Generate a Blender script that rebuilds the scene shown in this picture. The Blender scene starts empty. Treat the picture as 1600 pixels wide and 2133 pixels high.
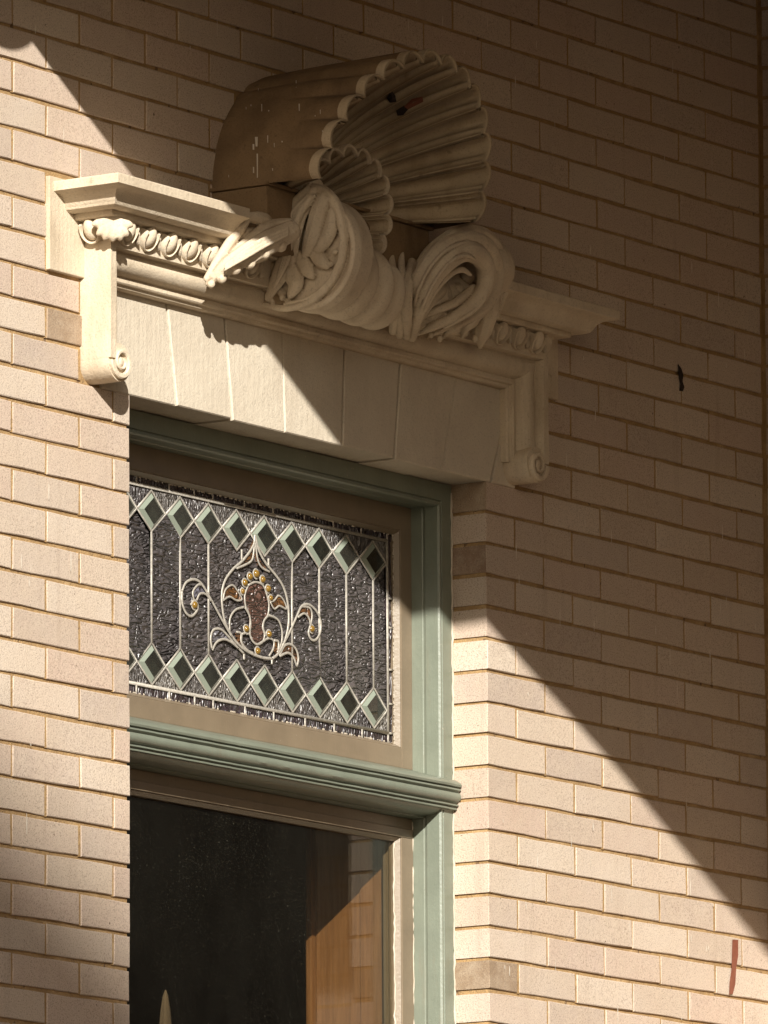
import bpy, bmesh, math, random
from mathutils import Vector, Matrix, noise
R = math.radians
rnd = random.Random(7)
scene = bpy.context.scene
COL = scene.collection

# ------------------------------------------------------------------ camera
CAM = Vector((-14.50745, -9.40467, -2.83180))
CR = Vector((0.55460068, -0.8320975, -0.00564208))      # camera right
CU = Vector((-0.13094325, -0.09396679, 0.9869266))      # camera up
CD = Vector((0.82174932, 0.54661137, 0.16107159))       # view direction
FPX, PPX, PPY = 18632.5, 794.28, 1010.57                # focal length and principal point of the 1600 px wide photograph
cam = bpy.data.cameras.new('camera'); co = bpy.data.objects.new('camera', cam); COL.objects.link(co)
cam.sensor_fit = 'HORIZONTAL'; cam.sensor_width = 36.0; cam.lens = 36.0 * FPX / 1600.0
cam.shift_x = (800 - PPX) / 1600.0; cam.shift_y = (PPY - 1066.5) / 1600.0
cam.clip_start = 0.1; cam.clip_end = 400
co.matrix_world = Matrix(((CR.x, CU.x, -CD.x, CAM.x), (CR.y, CU.y, -CD.y, CAM.y), (CR.z, CU.z, -CD.z, CAM.z), (0, 0, 0, 1)))
scene.camera = co

# ------------------------------------------------------------------ sky, sun, exposure
S = Vector((1.3, 1.0, -0.75)).normalized()              # direction the sunlight travels
w = bpy.data.worlds.new('World'); scene.world = w; w.use_nodes = True
nt = w.node_tree; bg = nt.nodes['Background']
sky = nt.nodes.new('ShaderNodeTexSky'); sky.sky_type = 'NISHITA'; sky.sun_disc = False
sky.sun_elevation = math.asin(-S.z); sky.sun_rotation = math.atan2(-S.x, -S.y)
sky.dust_density = 2.0
nt.links.new(sky.outputs[0], bg.inputs[0]); bg.inputs[1].default_value = 0.055
sun = bpy.data.lights.new('sun', 'SUN'); so = bpy.data.objects.new('sun', sun); COL.objects.link(so)
sun.energy = 5.0; sun.angle = R(0.47); sun.color = (1.0, 0.955, 0.875)
so.rotation_euler = S.to_track_quat('-Z', 'Y').to_euler(); so.location = (-20, -15, 14)
scene.view_settings.view_transform = 'Standard'; scene.view_settings.look = 'None'
scene.view_settings.exposure = 0.66; scene.view_settings.gamma = 1.0
scene.view_settings.use_curve_mapping = False
scene.cycles.max_bounces = 6; scene.cycles.diffuse_bounces = 3; scene.cycles.glossy_bounces = 3; scene.cycles.transparent_max_bounces = 8

# ------------------------------------------------------------------ helpers
def at(px, py, Y):                                      # photograph pixel -> point on the plane y = Y
    D = CD + (px - PPX) / FPX * CR - (py - PPY) / FPX * CU
    return CAM + D * ((Y - CAM.y) / D.y)
def to_px(p):
    q = Vector(p) - CAM; z = q.dot(CD)
    return PPX + FPX * q.dot(CR) / z, PPY - FPX * q.dot(CU) / z

class MB:
    def __init__(s): s.v = []; s.f = []; s.m = []
    def add(s, vs, fs, mi=0):
        o = len(s.v); s.v += [tuple(v) for v in vs]; s.f += [tuple(i + o for i in f) for f in fs]; s.m += [mi] * len(fs); return s
    def box(s, x0, x1, y0, y1, z0, z1, b=0.0, mi=0):
        if b <= 0:
            return s.add([(x, y, z) for x in (x0, x1) for y in (y0, y1) for z in (z0, z1)],
                         [(0, 1, 3, 2), (4, 6, 7, 5), (0, 4, 5, 1), (2, 3, 7, 6), (0, 2, 6, 4), (1, 5, 7, 3)], mi)
        bm = bmesh.new(); bmesh.ops.create_cube(bm, size=1)
        bmesh.ops.scale(bm, vec=(x1 - x0, y1 - y0, z1 - z0), verts=bm.verts)
        bmesh.ops.translate(bm, vec=((x0 + x1) / 2, (y0 + y1) / 2, (z0 + z1) / 2), verts=bm.verts)
        bmesh.ops.bevel(bm, geom=list(bm.edges), offset=b, segments=2, affect='EDGES', profile=0.6)
        bm.verts.index_update(); s.add([v.co[:] for v in bm.verts], [[v.index for v in f.verts] for f in bm.faces], mi); bm.free(); return s
    def prism(s, poly, fn, a, b, mi=0):                 # poly of (p, q), fn(p, q, t) -> point, extruded from t=a to t=b
        n = len(poly)
        s.add([fn(p, q, a) for p, q in poly] + [fn(p, q, b) for p, q in poly],
              [(i, (i + 1) % n, n + (i + 1) % n, n + i) for i in range(n)] + [tuple(range(n))[::-1], tuple(range(n, 2 * n))], mi); return s
    def loft(s, rings, closed=True, caps=True, mi=0):
        n = len(rings[0]); vs = [p for r in rings for p in r]; fs = []
        for k in range(len(rings) - 1):
            for i in range(n if closed else n - 1):
                j = (i + 1) % n; fs.append((k * n + i, k * n + j, (k + 1) * n + j, (k + 1) * n + i))
        if caps and closed: fs += [tuple(range(n))[::-1], tuple(range((len(rings) - 1) * n, len(rings) * n))]
        s.add(vs, fs, mi); return s
    def tube(s, pts, rad, sides=8, flat=None, mi=0):
        pts = [Vector(p) for p in pts]; rings = []
        if not isinstance(rad, (list, tuple)): rad = [rad] * len(pts)
        t0 = (pts[1] - pts[0]).normalized()
        ref = Vector((0, 1, 0)) if abs(t0.y) < 0.9 else Vector((1, 0, 0))
        for i, p in enumerate(pts):
            t = (pts[min(i + 1, len(pts) - 1)] - pts[max(i - 1, 0)])
            t = t.normalized() if t.length > 1e-9 else t0
            n1 = (ref - t * ref.dot(t)).normalized(); n2 = t.cross(n1); r = rad[i]
            k = flat or 1.0
            rings.append([p + n1 * (math.cos(2 * math.pi * j / sides) * r * k) + n2 * (math.sin(2 * math.pi * j / sides) * r) for j in range(sides)])
        return s.loft(rings, mi=mi)
    def ball(s, c, rx, ry, rz, nu=12, nv=8, mi=0, rot=None):
        c = Vector(c); vs = []; 
        for i in range(1, nv):
            for j in range(nu):
                a = math.pi * i / nv; b = 2 * math.pi * j / nu
                p = Vector((rx * math.sin(a) * math.cos(b), ry * math.sin(a) * math.sin(b), rz * math.cos(a)))
                vs.append(c + (rot @ p if rot else p))
        top = len(vs); pt = Vector((0, 0, rz)); vs += [c + (rot @ pt if rot else pt), c - (rot @ pt if rot else pt)]
        fs = [(i * nu + j, (i + 1) * nu + j, (i + 1) * nu + (j + 1) % nu, i * nu + (j + 1) % nu) for i in range(nv - 2) for j in range(nu)]
        fs += [(top, j, (j + 1) % nu) for j in range(nu)] + [(top + 1, (nv - 2) * nu + (j + 1) % nu, (nv - 2) * nu + j) for j in range(nu)]
        s.add(vs, fs, mi); return s
    def mesh(s, name):
        me = bpy.data.meshes.new(name); me.from_pydata(s.v, [], s.f); me.validate()
        for i, p in enumerate(me.polygons):
            if i < len(s.m): p.material_index = s.m[i]
        bm = bmesh.new(); bm.from_mesh(me); bmesh.ops.recalc_face_normals(bm, faces=bm.faces); bm.to_mesh(me); bm.free()
        return me
    def build(s, name, mat, parent=None, smooth=False, auto=None):
        me = s.mesh(name)
        for m in (mat if isinstance(mat, (list, tuple)) else [mat]): me.materials.append(m)
        if smooth or auto is not None:
            me.shade_smooth()
            if auto is not None: sharp(me, auto)
        return link(bpy.data.objects.new(name, me), parent)
def sharp(me, ang):
    bm = bmesh.new(); bm.from_mesh(me)
    for e in bm.edges:
        if len(e.link_faces) == 2: e.smooth = e.calc_face_angle(0) < R(ang)
    bm.to_mesh(me); bm.free()
def link(o, parent=None):
    COL.objects.link(o)
    if parent is not None:
        o.parent = parent; base = parent
        o.matrix_parent_inverse = Matrix.Translation(-base.location) if base.parent is None and base.type == 'EMPTY' else Matrix.Identity(4)
    return o
def tag(o, label=None, cat=None, group=None, kind=None):
    if label: o['label'] = label
    if cat: o['category'] = cat
    if group: o['group'] = group
    if kind: o['kind'] = kind
    return o
def thing(name, label, cat, loc):
    o = bpy.data.objects.new(name, None); o.location = loc; o.empty_display_size = 0.2; COL.objects.link(o)
    return tag(o, label, cat)
def crom(pts, n=8):                                     # Catmull-Rom through the points
    P = [Vector(p) for p in pts]; P = [2 * P[0] - P[1]] + P + [2 * P[-1] - P[-2]]; out = []
    for i in range(1, len(P) - 2):
        for k in range(n):
            t = k / n
            out.append(0.5 * ((2 * P[i]) + (P[i + 1] - P[i - 1]) * t + (2 * P[i - 1] - 5 * P[i] + 4 * P[i + 1] - P[i + 2]) * t * t + (3 * P[i] - P[i - 1] - 3 * P[i + 1] + P[i + 2]) * t ** 3))
    out.append(P[-2]); return out
def mitre(path, k, inward):                             # mitre vector at path vertex k for inward normals per segment
    n = []
    if k > 0: n.append(inward[k - 1])
    if k < len(path) - 1: n.append(inward[k])
    if len(n) == 1: return n[0]
    return (n[0] + n[1]) / (1 + n[0].dot(n[1]))
def moulding(path, inward, prof, seg, subdiv=1):        # one straight length of a moulding round a path in (x, z); prof of (a, y)
    mb = MB(); rings = []
    m0, m1 = mitre(path, seg, inward), mitre(path, seg + 1, inward)
    for k in range(subdiv + 1):
        t = k / subdiv; ring = []
        for a, y in prof:
            p = (path[seg] + m0 * a).lerp(path[seg + 1] + m1 * a, t); ring.append((p.x, y, p.y))
        rings.append(ring)
    return mb.loft(rings)
def carve(name, build_fn, voxel, mat, parent, smooth=2, disp=None):      # union of strokes as one carved surface
    mb = MB(); build_fn(mb)
    me = bpy.data.meshes.new(name + '_raw'); me.from_pydata(mb.v, [], mb.f)
    bm = bmesh.new(); bm.from_mesh(me); bmesh.ops.recalc_face_normals(bm, faces=bm.faces); bm.to_mesh(me); bm.free()
    o = bpy.data.objects.new(name + '_raw', me); COL.objects.link(o)
    md = o.modifiers.new('r', 'REMESH'); md.mode = 'VOXEL'; md.voxel_size = voxel; md.adaptivity = 0
    ms = o.modifiers.new('s', 'SMOOTH'); ms.factor = 0.5; ms.iterations = smooth
    dg = bpy.context.evaluated_depsgraph_get(); ev = o.evaluated_get(dg)
    nm = bpy.data.meshes.new_from_object(ev); nm.name = name
    COL.objects.unlink(o); bpy.data.objects.remove(o)
    nm.materials.clear(); nm.materials.append(mat); nm.shade_smooth()
    return link(bpy.data.objects.new(name, nm), parent)

# ------------------------------------------------------------------ materials
def nd(t, ty, **kw):
    n = t.nodes.new(ty)
    for k, v in kw.items():
        if k in n.inputs: n.inputs[k].default_value = v
        else: setattr(n, k, v)
    return n
def ramp(t, fac, stops):
    n = t.nodes.new('ShaderNodeValToRGB'); e = n.color_ramp.elements
    while len(e) < len(stops): e.new(0.5)
    for i, (p, c) in enumerate(stops): e[i].position = p; e[i].color = (*c, 1) if len(c) == 3 else c
    t.links.new(fac, n.inputs[0]); return n.outputs[0]
def mixc(t, fac, a, b, mode='MIX'):
    n = t.nodes.new('ShaderNodeMix'); n.data_type = 'RGBA'; n.blend_type = mode
    for s, v in ((n.inputs[0], fac), (n.inputs[6], a), (n.inputs[7], b)):
        if isinstance(v, (int, float)): s.default_value = v
        elif isinstance(v, tuple): s.default_value = (*v, 1)
        else: t.links.new(v, s)
    return n.outputs[2]
def mat(name):
    m = bpy.data.materials.new(name); m.use_nodes = True; t = m.node_tree; return m, t, t.nodes['Principled BSDF']
def coords(t, scale=(1, 1, 1), obj=False):
    tc = t.nodes.new('ShaderNodeTexCoord'); mp = t.nodes.new('ShaderNodeMapping'); mp.inputs['Scale'].default_value = scale
    g = t.nodes.new('ShaderNodeNewGeometry')
    t.links.new(tc.outputs['Object'] if obj else g.outputs['Position'], mp.inputs[0]); return mp.outputs[0]
def noi(t, vec, scale, detail=3, rough=0.55, dist=0.0):
    n = nd(t, 'ShaderNodeTexNoise', Scale=scale, Detail=detail, Roughness=rough, Distortion=dist); t.links.new(vec, n.inputs['Vector']); return n.outputs['Fac']
def bump(t, b, h, strength, dist):
    n = nd(t, 'ShaderNodeBump', Strength=strength, Distance=dist); t.links.new(h, n.inputs['Height'])
    t.links.new(n.outputs[0], b.inputs['Normal']); return n
def addm(t, a, b, op='ADD', c=None):
    n = t.nodes.new('ShaderNodeMath'); n.operation = op
    for s, v in zip(n.inputs, (a, b)):
        if isinstance(v, (int, float)): s.default_value = v
        else: t.links.new(v, s)
    return n.outputs[0]

def brick_mat(name, stops, sp_dark=0.6):
    m, t, b = mat(name); P = coords(t)
    oi = t.nodes.new('ShaderNodeObjectInfo')
    base = ramp(t, oi.outputs['Random'], stops)
    big = noi(t, P, 7, 3); base = mixc(t, ramp(t, big, [(0.35, (0, 0, 0)), (0.75, (0.30, 0.30, 0.30))]), base, (0.50, 0.37, 0.26))
    mid = noi(t, P, 38, 4, 0.6); base = mixc(t, ramp(t, mid, [(0.4, (0, 0, 0)), (0.75, (0.35, 0.35, 0.35))]), base, (0.60, 0.50, 0.38))
    fine = noi(t, P, 380, 2, 0.7)
    base = mixc(t, ramp(t, fine, [(0.33, (sp_dark,) * 3), (0.49, (0, 0, 0))]), base, (0.16, 0.11, 0.08))
    fine2 = noi(t, P, 300, 2, 0.5); base = mixc(t, ramp(t, fine2, [(0.62, (0, 0, 0)), (0.75, (0.35,) * 3)]), base, (0.72, 0.62, 0.48))
    pit = noi(t, P, 75, 2, 0.5); base = mixc(t, ramp(t, pit, [(0.735, (0, 0, 0)), (0.765, (0.85,) * 3)]), base, (0.10, 0.06, 0.035))
    run = noi(t, coords(t, (26, 26, 1.6)), 1, 4, 0.6); base = mixc(t, ramp(t, run, [(0.58, (0, 0, 0)), (0.78, (0.32,) * 3)]), base, (0.30, 0.22, 0.16))
    t.links.new(base, b.inputs['Base Color']); b.inputs['Roughness'].default_value = 0.9
    h = addm(t, addm(t, fine, mid), noi(t, P, 120, 3))
    bump(t, b, h, 0.55, 0.0012); return m
M = {}
M['brick'] = brick_mat('buff_brick', [(0.0, (0.49, 0.39, 0.31)), (0.15, (0.61, 0.515, 0.42)), (0.3, (0.515, 0.40, 0.325)), (0.45, (0.575, 0.47, 0.37)), (0.6, (0.47, 0.38, 0.315)), (0.75, (0.62, 0.525, 0.425)), (0.9, (0.53, 0.40, 0.32)), (1.0, (0.58, 0.475, 0.38))])
M['tan'] = brick_mat('tan_brick', [(0.0, (0.30, 0.21, 0.135)), (1.0, (0.27, 0.19, 0.12))], 0.7)
M['darkbrick'] = brick_mat('dark_brick', [(0.0, (0.20, 0.12, 0.075)), (1.0, (0.22, 0.13, 0.08))], 0.6)
def mortar_mat():
    m, t, b = mat('mortar'); P = coords(t)
    n = noi(t, P, 22, 4, 0.6); f = noi(t, P, 330, 3, 0.6)
    c = ramp(t, n, [(0.3, (0.31, 0.19, 0.08)), (0.55, (0.42, 0.27, 0.12)), (0.75, (0.54, 0.37, 0.19))])
    c = mixc(t, ramp(t, f, [(0.35, (0.5,) * 3), (0.5, (0, 0, 0))]), c, (0.22, 0.14, 0.08))
    ho = noi(t, P, 48, 3, 0.6); c = mixc(t, ramp(t, ho, [(0.64, (0, 0, 0)), (0.70, (0.8,) * 3)]), c, (0.10, 0.055, 0.03))
    t.links.new(c, b.inputs['Base Color']); b.inputs['Roughness'].default_value = 0.95
    bump(t, b, addm(t, f, noi(t, P, 70, 4)), 0.8, 0.003); return m
M['mortar'] = mortar_mat()
def far_brick_mat():
    m, t, b = mat('brick_courses'); P = coords(t)
    sep = t.nodes.new('ShaderNodeSeparateXYZ'); t.links.new(P, sep.inputs[0]); cb = t.nodes.new('ShaderNodeCombineXYZ')
    t.links.new(addm(t, sep.outputs[0], sep.outputs[1]), cb.inputs[0]); t.links.new(sep.outputs[2], cb.inputs[1])
    br = nd(t, 'ShaderNodeTexBrick', Scale=1.0); br.inputs['Brick Width'].default_value = 0.21; br.inputs['Row Height'].default_value = 0.0628
    br.inputs['Mortar Size'].default_value = 0.004; br.inputs['Color1'].default_value = (0.50, 0.40, 0.31, 1); br.inputs['Color2'].default_value = (0.46, 0.36, 0.28, 1)
    br.inputs['Mortar'].default_value = (0.45, 0.31, 0.16, 1); t.links.new(cb.outputs[0], br.inputs['Vector'])
    t.links.new(br.outputs['Color'], b.inputs['Base Color']); b.inputs['Roughness'].default_value = 0.9
    bump(t, b, br.outputs['Fac'], -0.5, 0.004); return m
M['farbrick'] = far_brick_mat()
def stone_mat(name, light, dark, stain=0.5, tool=True, dirt_and_shade=(0.20, 0.125, 0.06)):
    m, t, b = mat(name); P = coords(t)
    n = noi(t, P, 9, 4, 0.6); c = ramp(t, n, [(0.3, dark), (0.65, light)])
    f = noi(t, P, 260, 3, 0.6); c = mixc(t, ramp(t, f, [(0.33, (0.4,) * 3), (0.45, (0, 0, 0))]), c, tuple(x * 0.6 for x in dark))
    s = noi(t, coords(t, (14, 14, 3)), 1.0, 5, 0.65); c = mixc(t, ramp(t, s, [(0.52, (0, 0, 0)), (0.75, (stain,) * 3)]), c, dirt_and_shade)
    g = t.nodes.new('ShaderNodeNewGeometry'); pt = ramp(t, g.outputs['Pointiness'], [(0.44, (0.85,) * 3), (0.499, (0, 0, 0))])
    c = mixc(t, pt, c, tuple(x * 0.8 for x in dirt_and_shade))                     # carved hollows darkened in the colour to deepen their shade, with some grime
    blob = noi(t, P, 38, 2, 0.5); c = mixc(t, ramp(t, blob, [(0.70, (0, 0, 0)), (0.76, (stain * 0.8,) * 3)]), c, (0.11, 0.07, 0.04))
    t.links.new(c, b.inputs['Base Color']); b.inputs['Roughness'].default_value = 0.85
    h = addm(t, f, addm(t, noi(t, P, 60, 4), 1.4, 'MULTIPLY'))
    if tool:
        wv = nd(t, 'ShaderNodeTexWave', Scale=75.0, Distortion=1.5, Detail=1.0); wv.bands_direction = 'X'; t.links.new(P, wv.inputs['Vector'])
        h = addm(t, h, addm(t, wv.outputs['Fac'], 0.35, 'MULTIPLY'))
    bump(t, b, h, 0.6, 0.0016); return m
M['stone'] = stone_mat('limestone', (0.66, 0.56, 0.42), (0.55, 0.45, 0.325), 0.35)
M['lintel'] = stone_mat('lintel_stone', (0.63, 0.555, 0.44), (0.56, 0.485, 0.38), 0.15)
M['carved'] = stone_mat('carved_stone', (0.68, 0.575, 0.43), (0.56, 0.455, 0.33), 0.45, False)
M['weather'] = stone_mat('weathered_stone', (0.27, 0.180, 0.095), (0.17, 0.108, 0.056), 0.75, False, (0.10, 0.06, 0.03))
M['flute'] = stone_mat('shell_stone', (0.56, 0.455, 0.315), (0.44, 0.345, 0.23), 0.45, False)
def paint(name, col, rough=0.38):
    m, t, b = mat(name); P = coords(t)
    n = noi(t, P, 16, 4, 0.6); c = ramp(t, n, [(0.3, tuple(x * 0.88 for x in col)), (0.7, tuple(x * 1.06 for x in col))])
    d = noi(t, coords(t, (60, 60, 9)), 1, 4, 0.7); c = mixc(t, ramp(t, d, [(0.55, (0, 0, 0)), (0.8, (0.4,) * 3)]), c, (0.20, 0.16, 0.11))
    ch = noi(t, P, 130, 3, 0.6); c = mixc(t, ramp(t, ch, [(0.715, (0, 0, 0)), (0.74, (0.7,) * 3)]), c, (0.42, 0.37, 0.29))
    gr = t.nodes.new('ShaderNodeNewGeometry'); c = mixc(t, ramp(t, gr.outputs['Pointiness'], [(0.42, (0.6,) * 3), (0.495, (0, 0, 0))]), c, (0.06, 0.055, 0.04))
    t.links.new(c, b.inputs['Base Color']); b.inputs['Roughness'].default_value = rough
    bump(t, b, addm(t, addm(t, noi(t, coords(t, (20, 130, 130)), 1, 4), noi(t, coords(t, (200, 200, 14)), 1, 3)), noi(t, P, 150, 2)), 0.24, 0.0013); return m
M['green'] = paint('sage_green_paint', (0.195, 0.216, 0.168))
M['taupe'] = paint('taupe_paint', (0.215, 0.165, 0.11))
M['caulk'] = paint('white_caulk', (0.54, 0.47, 0.37), 0.7)
def plain(name, c1, c2, scale, rough, bmp=0.3, bd=0.003, stretch=(1, 1, 1)):
    m, t, b = mat(name); P = coords(t, stretch); n = noi(t, P, scale, 5, 0.6)
    t.links.new(ramp(t, n, [(0.3, c1), (0.7, c2)]), b.inputs['Base Color']); b.inputs['Roughness'].default_value = rough
    bump(t, b, n, bmp, bd); return m
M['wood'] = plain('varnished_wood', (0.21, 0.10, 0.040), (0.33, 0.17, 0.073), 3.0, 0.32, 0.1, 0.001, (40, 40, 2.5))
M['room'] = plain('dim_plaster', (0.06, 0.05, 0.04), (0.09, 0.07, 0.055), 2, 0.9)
M['cone'] = plain('pale_matte', (0.15, 0.115, 0.08), (0.19, 0.145, 0.10), 60, 0.9)
M['boards'] = plain('porch_boards', (0.13, 0.075, 0.035), (0.19, 0.115, 0.06), 3, 0.7, 0.3, 0.003, (2, 30, 2))
M['paving'] = plain('sunlit_paving', (0.105, 0.062, 0.028), (0.13, 0.078, 0.036), 1.5, 0.9)
M['street'] = plain('asphalt', (0.045, 0.043, 0.04), (0.06, 0.056, 0.05), 5, 0.9)
M['slate'] = plain('roof_slate', (0.07, 0.065, 0.06), (0.11, 0.10, 0.09), 8, 0.8)
M['redbrick'] = plain('house_brick', (0.24, 0.11, 0.065), (0.32, 0.16, 0.095), 10, 0.9)
M['drip'] = plain('white_drip', (0.60, 0.54, 0.45), (0.72, 0.66, 0.56), 40, 0.7)
M['redpaint'] = plain('brown_paint', (0.18, 0.055, 0.03), (0.24, 0.08, 0.045), 60, 0.6)
M['soot'] = plain('black_mark', (0.012, 0.008, 0.006), (0.03, 0.016, 0.012), 60, 0.8)
def lead():
    m, t, b = mat('lead_came'); P = coords(t); n = noi(t, P, 160, 3)
    t.links.new(ramp(t, n, [(0.3, (0.36, 0.33, 0.285)), (0.7, (0.56, 0.52, 0.45))]), b.inputs['Base Color'])
    b.inputs['Metallic'].default_value = 0.25; b.inputs['Roughness'].default_value = 0.42; bump(t, b, n, 0.4, 0.001); return m
M['lead'] = lead()
def ripple(name, c1, c2, horiz=True, scale=1.0):
    m, t, b = mat(name); oi = t.nodes.new('ShaderNodeObjectInfo')
    mp = coords(t, ((34, 1, 92) if horiz else (110, 1, 40)))
    ad = t.nodes.new('ShaderNodeVectorMath'); ad.operation = 'ADD'; t.links.new(mp, ad.inputs[0])
    sc = t.nodes.new('ShaderNodeVectorMath'); sc.operation = 'SCALE'; sc.inputs[0].default_value = (31, 7, 53); t.links.new(oi.outputs['Random'], sc.inputs['Scale'])
    t.links.new(sc.outputs[0], ad.inputs[1])
    n = nd(t, 'ShaderNodeTexNoise', Scale=1.0 * scale, Detail=0.6, Roughness=0.4, Distortion=1.1); t.links.new(ad.outputs[0], n.inputs['Vector'])
    c = mixc(t, ramp(t, oi.outputs['Random'], [(0, (0, 0, 0)), (1, (1, 1, 1))]), c1, c2)
    t.links.new(c, b.inputs['Base Color']); b.inputs['Roughness'].default_value = 0.36; b.inputs['IOR'].default_value = 1.8
    rid = addm(t, addm(t, addm(t, n.outputs['Fac'], 0.5, 'SUBTRACT'), 0.0, 'ABSOLUTE'), 0.8, 'POWER')
    bump(t, b, rid, 1.0, 0.026); return m
M['ripple'] = ripple('rippled_mauve_glass', (0.062, 0.055, 0.057), (0.105, 0.090, 0.086))
M['ripple2'] = ripple('streaky_mauve_glass', (0.20, 0.18, 0.155), (0.07, 0.058, 0.058), False, 1.2)
M['border'] = ripple('purple_border_glass', (0.030, 0.020, 0.026), (0.05, 0.032, 0.035), False, 0.7)
M['amber'] = ripple('amber_glass', (0.15, 0.065, 0.014), (0.10, 0.045, 0.018), True, 0.8)
M['rose'] = ripple('rose_brown_glass', (0.105, 0.052, 0.036), (0.09, 0.05, 0.045), True, 1.1)
M['opal'] = ripple('opal_blue_glass', (0.13, 0.125, 0.16), (0.16, 0.15, 0.16), True, 0.8)
def glossy(name, col, rough):
    m, t, b = mat(name); b.inputs['Base Color'].default_value = (*col, 1); b.inputs['Roughness'].default_value = rough
    P = coords(t); n = noi(t, P, 90, 2); bump(t, b, n, 0.1, 0.001); return m
M['jewel'] = glossy('amber_jewel', (0.20, 0.115, 0.022), 0.12)
M['bevel'] = glossy('bevelled_green_glass', (0.235, 0.265, 0.215), 0.12)
def clear(name, tint, dust=0.0, refl=1.0, haze=0.011):
    m = bpy.data.materials.new(name); m.use_nodes = True; t = m.node_tree; t.nodes.clear()
    out = t.nodes.new('ShaderNodeOutputMaterial'); tr = t.nodes.new('ShaderNodeBsdfTransparent'); tr.inputs[0].default_value = (*tint, 1)
    gl = t.nodes.new('ShaderNodeBsdfGlossy'); gl.inputs['Roughness'].default_value = 0.012
    lw = nd(t, 'ShaderNodeLayerWeight', Blend=0.5); mx = t.nodes.new('ShaderNodeMixShader')
    t.links.new(addm(t, addm(t, addm(t, lw.outputs['Facing'], 5.0, 'POWER'), 0.96, 'MULTIPLY'), 0.04 * refl), mx.inputs[0]); t.links.new(tr.outputs[0], mx.inputs[1]); t.links.new(gl.outputs[0], mx.inputs[2])
    last = mx.outputs[0]; P = coords(t)
    bp = nd(t, 'ShaderNodeBump', Strength=0.02, Distance=0.01); t.links.new(noi(t, P, 6, 2), bp.inputs['Height']); t.links.new(bp.outputs[0], gl.inputs['Normal'])
    if dust > 0:
        df = t.nodes.new('ShaderNodeBsdfDiffuse'); df.inputs[0].default_value = (0.56, 0.54, 0.44, 1)
        sp = ramp(t, noi(t, P, 330, 2, 0.7), [(0.675, (0, 0, 0)), (0.74, (1, 1, 1))])
        cl = ramp(t, noi(t, P, 5, 4, 0.7), [(0.35, (0.1,) * 3), (0.7, (1, 1, 1))])
        film_refl = ramp(t, noi(t, coords(t, (5, 5, 2)), 1, 5, 0.7), [(0.25, (haze * 0.12,) * 3), (0.8, (haze,) * 3)])  # thin dust veil, greyed further in place of a soft reflection
        fac = addm(t, addm(t, addm(t, sp, cl, 'MULTIPLY'), dust, 'MULTIPLY'), film_refl)
        m2 = t.nodes.new('ShaderNodeMixShader'); t.links.new(fac, m2.inputs[0]); t.links.new(last, m2.inputs[1]); t.links.new(df.outputs[0], m2.inputs[2]); last = m2.outputs[0]
    t.links.new(last, out.inputs[0]); return m
M['glass'] = clear('dusty_window_glass', (0.80, 0.78, 0.72), 0.55)
M['diamond'] = clear('clear_bevelled_glass', (0.42, 0.47, 0.43), 0.12, 1.4, 0.085)

# ------------------------------------------------------------------ the setting
L, H = 0.21, 0.062817                                   # brick length and course height with their joints
GZ = -4.45                                              # ground level
XL, XR = -5.75 * L, 0.0                                 # window opening
ZB = -2.0                                               # foot of the window opening
ZT = 3.6                                                # head of the wall
tag(MB().add([(-120, -120, GZ), (120, -120, GZ), (120, 120, GZ), (-120, 120, GZ)], [(0, 1, 2, 3)]).build('ground', M['paving']), kind='structure')

wall = thing('brick_wall', 'buff speckled brick wall with ochre mortar around the stained glass window', 'wall', (-0.6, 0.15, GZ))
def wall_core():
    y0, y1 = 0.0041, 0.32
    mb = MB()
    mb.box(-2.6, XL - 0.004, y0, y1, -1.62, 1.37); mb.box(XR + 0.004, 1.062, y0, y1, -1.62, 1.37)
    mb.box(XL - 0.004, XR + 0.004, y0, y1, 0.02, 1.37)
    return mb.build('mortar', M['mortar'], wall)
wall_core()
fb = MB(); fb.box(-9.0, -2.6, 0, 0.32, GZ, ZT); fb.box(-2.6, 1.35, 0, 0.32, 1.37, ZT); fb.box(-2.6, XL - 0.004, 0, 0.32, GZ, -1.62)
fb.box(XR + 0.004, 1.062, 0, 0.32, GZ, -1.62); fb.box(XL - 0.004, XR + 0.004, 0, 0.32, GZ, ZB)
tag(fb.build('brickwork', M['farbrick'], wall), kind='stuff')

BR = {}
def brick_mesh(ln, var, mats=None, key=None):
    k = (round(ln, 3), var, key)
    if k in BR: return BR[k]
    r = random.Random(hash((round(ln * 1000), var)) & 0xffff); hh = H - 0.0074; c = 0.0011
    nl = max(1, min(3, int(ln / 0.06)))
    per = [(ln * i / nl, 0.0) for i in range(nl)] + [(ln, 0.0)] + [(ln, hh)] + [(ln * (nl - i) / nl, hh) for i in range(1, nl)] + [(0.0, hh)]
    n = len(per); cx, cz = ln / 2, hh / 2; j = 0.0010
    P = [(x + r.uniform(-j, j), z + r.uniform(-j, j)) for x, z in per]
    def inset(x, z, d): return (x + (d if x < cx else -d) * (1 if min(x, ln - x) < 0.004 else 0), z + (d if z < cz else -d))
    front = [(*inset(x, z, c + r.uniform(0, 0.0008)), 0) for x, z in P]
    vs = [(x, r.uniform(-0.0006, 0.0006), z) for x, z, _ in front] + [(x, c, z) for x, z in P] + [(x, 0.10, z) for x, z in P]
    fs = [tuple(range(n))] + [(i, n + i, n + (i + 1) % n, (i + 1) % n) for i in range(n)] + [(n + i, 2 * n + i, 2 * n + (i + 1) % n, n + (i + 1) % n) for i in range(n)]
    me = MB().add(vs, fs).mesh('brick')
    for m in (mats or [M['brick']]): me.materials.append(m)
    if mats and len(mats) > 1:
        for p in me.polygons:
            if p.normal.x < -0.6: p.material_index = 1
    BR[k] = me; return me
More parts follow.
